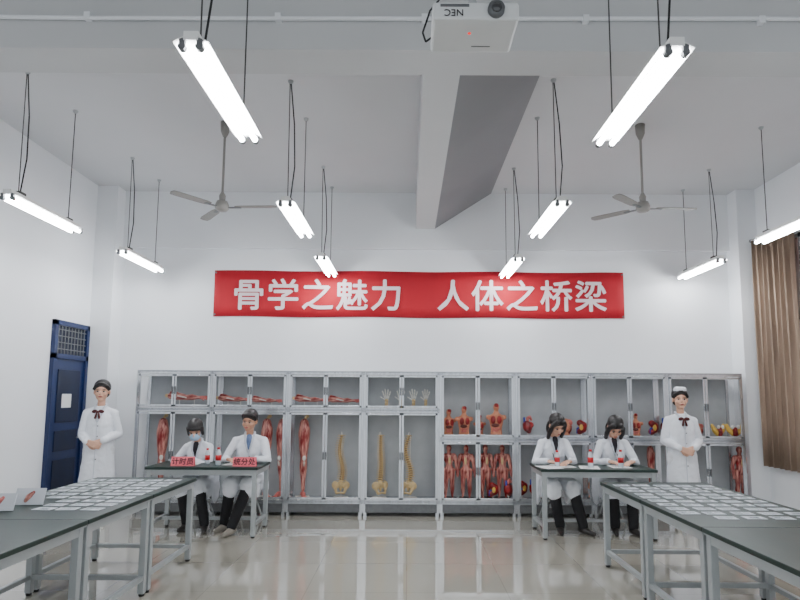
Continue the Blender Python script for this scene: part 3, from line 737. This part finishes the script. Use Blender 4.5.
def person(label, loc, rz, sc, seated, lean=0, hp=0, hy=0, hroll=0, wrists=None, hands=None, hints=None, knees=None, ankles=None, toes=None,
           hair='bun', skin=M_skin, trousers=M_trb, shoe=M_shoeb, bow=False, cap=False, mask=False, shirt=None, male=False):
    t = thing('person', label, 'person', loc, rz); t.scale = (sc,)*3
    pz = .565 if seated else .83
    T = Matrix.Translation((0, 0, pz)) @ Matrix.Rotation(lean, 4, 'X')
    sw = .165 if male else .143
    tp = lambda x, y, z: (T @ V((x, y, z)))
    Mh = T @ Matrix.Translation((0, 0, .575)) @ Matrix.Rotation(hy, 4, 'Z') @ Matrix.Rotation(hroll, 4, 'Y') @ Matrix.Rotation(hp, 4, 'X') @ Matrix.Translation((0, -.012, .124)) @ Matrix.Scale(1.07, 4)
    sh = {s: tp(s*sw, 0, .455) for s in (-1, 1)}
    el = {}; wr = {}
    for s in (-1, 1):
        el[s], wr[s] = ik(sh[s], wrists[s], .265, .24, hints[s])
    hip = {s: V((s*.085, 0, pz-.02)) for s in (-1, 1)}
    m = MB()
    m.limb([tp(0, 0, 0), tp(0, 0, .18), tp(0, 0, .36), tp(0, .005, .42)], [.095, .08, .085, .065])
    m.limb([tp(-sw+.02, 0, .445), tp(sw-.02, 0, .445)], [.026, .026])
    m.limb([tp(0, .008, .46), tp(0, .0, .56), Mh @ V((0, .02, -.06))], [.044, .043, .043])
    for s in (-1, 1):
        m.limb([sh[s]-V((0, 0, .012)), el[s], wr[s]], [.026, .024, .022])
        m.limb([hip[s], knees[s], ankles[s]], [.07, .044, .034])
        hd_, hn, curl = hands[s]
        hand(m, wr[s]+V(hd_).normalized()*.015, hd_, hn, -s if hn[2] < -.5 else s, curl)
    for s in (-1, 1):
        m.limb([ankles[s]+V((0, 0, -.03)), ankles[s]+V(toes[s]).normalized()*.1+V((0, 0, -.045))], [.03, .022])
    mh = Mh
    m.M = mh
    m.sph((0, .012, .03), (.074, .092, .085), 20); m.sph((0, -.018, -.035), (.06 if not male else .065, .068, .072), 20)
    m.sph((0, -.056, -.088), (.028, .026, .022)); m.sph((0, -.09, -.014), (.011, .016, .022)); m.sph((0, -.1, -.022), (.013, .012, .01))
    for s in (-1, 1):
        m.sph((s*.076, .01, -.008), (.009, .02, .03)); m.sph((s*.036, -.058, -.03), (.026, .022, .024))
    m.sph((0, -.084, -.052), (.024, .012, .012))
    m.M = Matrix.Identity(4)
    body = m.blob('body', skin, t, .0065, 2)
    def face(name, c, r, mt, parent=t):
        mm = MB(); mm.sm = True; mm.M = mh; mm.sph(c, r, 12); return mm.build(name, mt, parent)
    for s in (-1, 1):
        e = face('eye', (s*.03, -.0685, .0), (.015, .0085, .007), M_eyew)
        face('iris', (s*.03, -.0745, .0), (.008, .0045, .0065), M_eyeb, e)
        face('eyelash', (s*.031, -.074, .0075), (.018, .005, .003), M_hair, e)
        face('eyebrow', (s*.032, -.0745, .024), (.018, .006, .0035), M_hair)
    if not mask:
        face('mouth', (0, -.0935, -.054), (.021, .006, .0058), M_lip)
    else:
        mm = MB(); mm.sm = True; mm.M = mh; mm.sph((0, -.045, -.048), (.062, .072, .052), 18); mk = mm.build('face_mask', M_mask, t)
        for s in (-1, 1):
            mm = MB(); mm.M = mh; mm.tube([(s*.05, -.07, -.03), (s*.078, .0, .01)], .002); mm.build('mask_strap', M_mask, mk)
    mm = MB(); mm.M = mh
    mm.sph((0, .022, .05), (.088, .099, .088), 20)
    if hair == 'bun':
        mm.sph((0, .12, .04), (.042, .036, .042)); mm.sph((0, .05, -.02), (.078, .06, .06))
        for s in (-1, 1): mm.limb([(s*.012, -.066, .09), (s*.055, -.052, .062), (s*.078, -.015, .03)], [.014, .016, .016])
    if hair == 'short':
        mm.sph((0, .05, 0), (.08, .062, .07)); mm.limb([(-.055, -.05, .078), (0, -.064, .088), (.055, -.05, .078)], [.017, .019, .017])
        for s in (-1, 1): mm.limb([(s*.072, -.03, .06), (s*.077, -.005, .012)], [.014, .01])
    if hair == 'fringe':
        mm.limb([(-.058, -.05, .05), (0, -.07, .056), (.058, -.05, .05)], [.022, .022, .022]); mm.sph((0, .06, -.02), (.08, .06, .085))
        for s in (-1, 1): mm.limb([(s*.076, -.015, .04), (s*.08, -.01, -.05)], [.022, .016])
    if hair == 'long':
        for s in (-1, 1): mm.limb([(s*.04, -.055, .085), (s*.076, -.04, .03), (s*.085, -.03, -.06), (s*.082, -.025, -.15)], [.027, .024, .027, .022])
        mm.sph((0, .06, -.05), (.09, .05, .13))
    mm.blob('hair', M_hair, t, .007, 2)
    if cap:
        mm = MB(); mm.M = mh @ Matrix.Translation((0, -.014, .12)) @ Matrix.Rotation(.1, 4, 'X')
        mm.loft([((0, 0, -.025), .07, .055), ((0, -.003, .006), .066, .052), ((0, .0, .02), .05, .04)]); mm.blob('nurse_cap', M_coat, t, .007, 2)
    m = MB(); m.M = T
    cz = 1.1 if male else 1
    if seated:
        rings = [((0, .0, -.06), .178, .145), ((0, 0, .02), .17*cz, .138), ((0, 0, .17), .152*cz, .124), ((0, -.005, .32), .15*cz, .128), ((0, 0, .4), .148*cz, .112), ((0, .003, .45), .12*cz, .09), ((0, .005, .49), .088, .074), ((0, .006, .525), .062, .06)]
    else:
        rings = [((0, 0, -.36), .2, .155), ((0, 0, -.2), .185, .144), ((0, .0, -.06), .17, .133), ((0, 0, .05), .158, .125), ((0, 0, .17), .146, .118), ((0, -.005, .32), .143, .122), ((0, 0, .4), .142, .108), ((0, .003, .45), .116, .088), ((0, .005, .49), .084, .07), ((0, .006, .525), .06, .058)]
    m.loft(rings)
    m.M = Matrix.Identity(4)
    for s in (-1, 1):
        d1 = (wr[s]-el[s]).normalized()
        m.limb([tp(s*.035, .003, .49), tp(s*(sw-.015), 0, .45)], [.042, .046])
        m.limb([sh[s]+V((0, 0, -.01)), (sh[s]+el[s])/2, el[s], (el[s]+wr[s])/2, wr[s]-d1*.005], [.05, .05, .045, .044, .038])
        if seated:
            kk = hip[s]+(knees[s]-hip[s])*1.0
            m.limb([hip[s], kk+V((0, 0, .004))], [.112, .094])
            m.sph(kk+V((0, -.015, -.05)), (.085, .07, .09), 16)
            m.sph(hip[s]+V((s*.105, -.03, -.1)), (.035, .14, .2), 16); m.sph((hip[s]+kk)/2+V((s*.06, 0, -.07)), (.04, .15, .12), 16)
    coat = m.blob('coat', M_coat, t, .009, 2, folds=.008)
    m = MB(); m.sm = True; m.M = T
    for s in (-1, 1): m.limb([(0, .07, .54), (s*.056, .03, .543), (s*.05, -.052, .515), (s*.032, -.106, .445), (s*.004, -.134, .35)], [.012, .013, .013, .016, .008], 8)
    m.build('collar', M_coat2, coat)
    m = MB(); m.M = T
    m.tube([(0, -.136, .36), (0, -.13, .2), (0, -.142, .03)] + ([(0, -.153, -.2), (0, -.162, -.35)] if not seated else []), .004); m.build('front_seam', M_coat2, coat)
    for z in ((.3, .18, .06) + (() if seated else (-.08,))):
        m = MB(); m.M = T; y = -.138 if z > .25 else (-.133 if z > .1 else -.143); y = y if z > -.05 else -.15
        m.sph((.012, y-.003, z), (.007, .004, .007), 10); m.build('button', M_alud, coat)
    if shirt:
        m = MB(); m.sm = True; m.M = T; m.limb([(0, -.048, .512), (0, -.094, .445), (0, -.118, .39)], [.034, .034, .016], 12); m.build('shirt', shirt, t)
    if bow:
        m = MB(); m.sm = True; m.M = T
        m.sph((0, -.122, .462), (.014, .012, .015))
        for s in (-1, 1): m.sph((s*.036, -.12, .468), (.032, .012, .02), 12, Euler((0, s*.25, 0)).to_matrix()); m.limb([(s*.008, -.126, .457), (s*.022, -.14, .392)], [.009, .013], 8)
        m.build('bow_tie', M_bow, t)
    m = MB()
    m.limb([hip[-1]+V((0, 0, .04)), hip[1]+V((0, 0, .04))], [.09, .09])
    for s in (-1, 1): m.limb([hip[s], knees[s], (knees[s]+ankles[s])/2, ankles[s]+V((0, 0, .01))], [.09, .066, .064, .056])
    m.blob('trousers', trousers, t, .01, 3)
    for s in (-1, 1):
        a = ankles[s]; d = V(toes[s]).normalized()
        m = MB()
        m.limb([a-d*.03+V((0, 0, -.03)), a+d*.02+V((0, 0, -.035)), a+d*.09+V((0, 0, -.046)), a+d*.155+V((0, 0, -.052))], [.042, .042, .034, .026])
        o = m.blob('shoe', shoe, t, .007, 2)
        for v in o.data.vertices: v.co.z = max(v.co.z, a.z-.075)
    return t
def standing(label, loc, rz, sc, **k):
    wrists = {-1: V((-.085, -.19, .955)), 1: V((.09, -.185, .965))}
    hands = {-1: ((.85, -.25, -.3), (.15, 1, 0), .45), 1: ((-.85, -.2, -.35), (-.1, 1, .1), .5)}
    hints = {-1: (-.6, .8, -.6), 1: (.6, .8, -.6)}
    return person(label, loc, rz, sc, False, wrists=wrists, hands=hands, hints=hints, knees={-1: V((-.08, -.01, .45)), 1: V((.08, -.01, .45))}, ankles={-1: V((-.075, .01, .075)), 1: V((.075, .01, .075))},
                  toes={-1: V((-.25, -1, 0)), 1: V((.25, -1, 0))}, **k)
standing('standing woman in white coat with dark bow, hands clasped, left of the cabinets', (-3.76, 7.2, 0), .22, 1.035, hair='bun', trousers=M_trw, shoe=M_shoew, bow=True, hp=.02, hy=.1)
standing('standing woman in white coat, white cap and dark bow, right of the cabinets', (3.31, 7.12, 0), -.12, 1.0, hair='bun', trousers=M_trw, shoe=M_shoew, bow=True, cap=True, hy=-.1)
PYS = 7.3
def seat_at(px): return (px-PX)*7.2/F
def seatp(label, px, rz, sc, wl, wr_, kd, ad, td, lean, stool_label, hands, **k):
    x = seat_at(px); stool(x, PYS+.02, stool_label)
    return person(label, (x, PYS, .0), rz, sc, True, lean=lean, wrists={-1: V(wl), 1: V(wr_)}, hands=hands, hints={-1: (-.6, .5, -.8), 1: (.6, .5, -.8)}, knees={-1: V(kd[0]), 1: V(kd[1])}, ankles={-1: V(ad[0]), 1: V(ad[1])}, toes={-1: V(td[0]), 1: V(td[1])}, **k)
flat = lambda a, b2, c1=.3, c2=.3: {-1: (a, (0, 0, -1), c1), 1: (b2, (0, 0, -1), c2)}
seatp('masked person with black hair in white coat, leaning on the left table', 204, .0, .95, (-.2, -.42, .84), (.04, -.46, .84), ((-.1, -.42, .52), (.12, -.41, .52)), ((-.02, -.42, .08), (.22, -.48, .08)), ((-.2, -1, 0), (.3, -1, 0)), .42, 'round stool under the masked person',
      flat((.8, -.5, -.05), (-.8, -.5, -.05)), hair='fringe', mask=True, hp=.12, hy=.1, shirt=M_shirt)
seatp('seated man with short black hair in white coat at the left table', 252, .12, 1.0, (-.2, -.42, .81), (.12, -.44, .81), ((-.16, -.41, .51), (.04, -.44, .51)), ((-.22, -.38, .076), (-.1, -.6, .08)), ((-.5, -1, 0), (-.4, -1, 0)), .26, 'round stool under the seated man',
      flat((.6, -.7, -.05), (-.8, -.5, -.05)), hair='short', skin=M_skin2, male=True, hp=-.05, hy=-.25, shirt=M_blueshirt, shoe=M_shoet)
seatp('long-haired woman in white coat with dark jumper, writing at the right table', 551, .05, 1.0, (-.16, -.42, .81), (.1, -.44, .81), ((-.1, -.43, .51), (.13, -.42, .51)), ((-.03, -.42, .077), (.22, -.48, .077)), ((-.2, -1, 0), (.5, -1, 0)), .28, 'round stool under the long-haired woman',
      flat((.7, -.6, -.1), (-.7, -.6, -.1), .5), hair='long', hp=.35, hy=.2, shirt=M_shirt)
seatp('dark-haired woman in white coat bent over her writing at the right table end', 610, -.05, 1.0, (-.14, -.43, .81), (.15, -.42, .81), ((-.1, -.43, .51), (.12, -.42, .51)), ((-.09, -.45, .077), (.1, -.5, .077)), ((-.2, -1, 0), (.2, -1, 0)), .3, 'round stool under the writer at the right end',
      flat((.7, -.6, -.1), (-.7, -.6, -.1), .5), hair='long', hp=.5, hy=-.05, shirt=M_shirt)
for px, lab in ((546, 'dark pen in the hand of the long-haired woman'), (606, 'dark pen in the hand of the right-hand writer')):
    x = seat_at(px)
    m = MB(); m.cyl((0, 0, .0), (-.025, .03, .13), .004, .005, 8); m.mi = 1; m.cyl((.002, -.002, -.008), (0, 0, 0), .001, .004, 8)
    o = m.build('pen', [M_black, M_alu]); o.location = (x, 6.8, TH+.012); tag(o, lab, 'pen', 'pens')

w = bpy.data.worlds.new('world'); S.world = w; w.use_nodes = True
w.node_tree.nodes['Background'].inputs[0].default_value = (.88, .94, 1, 1)
w.node_tree.nodes['Background'].inputs[1].default_value = 1.2
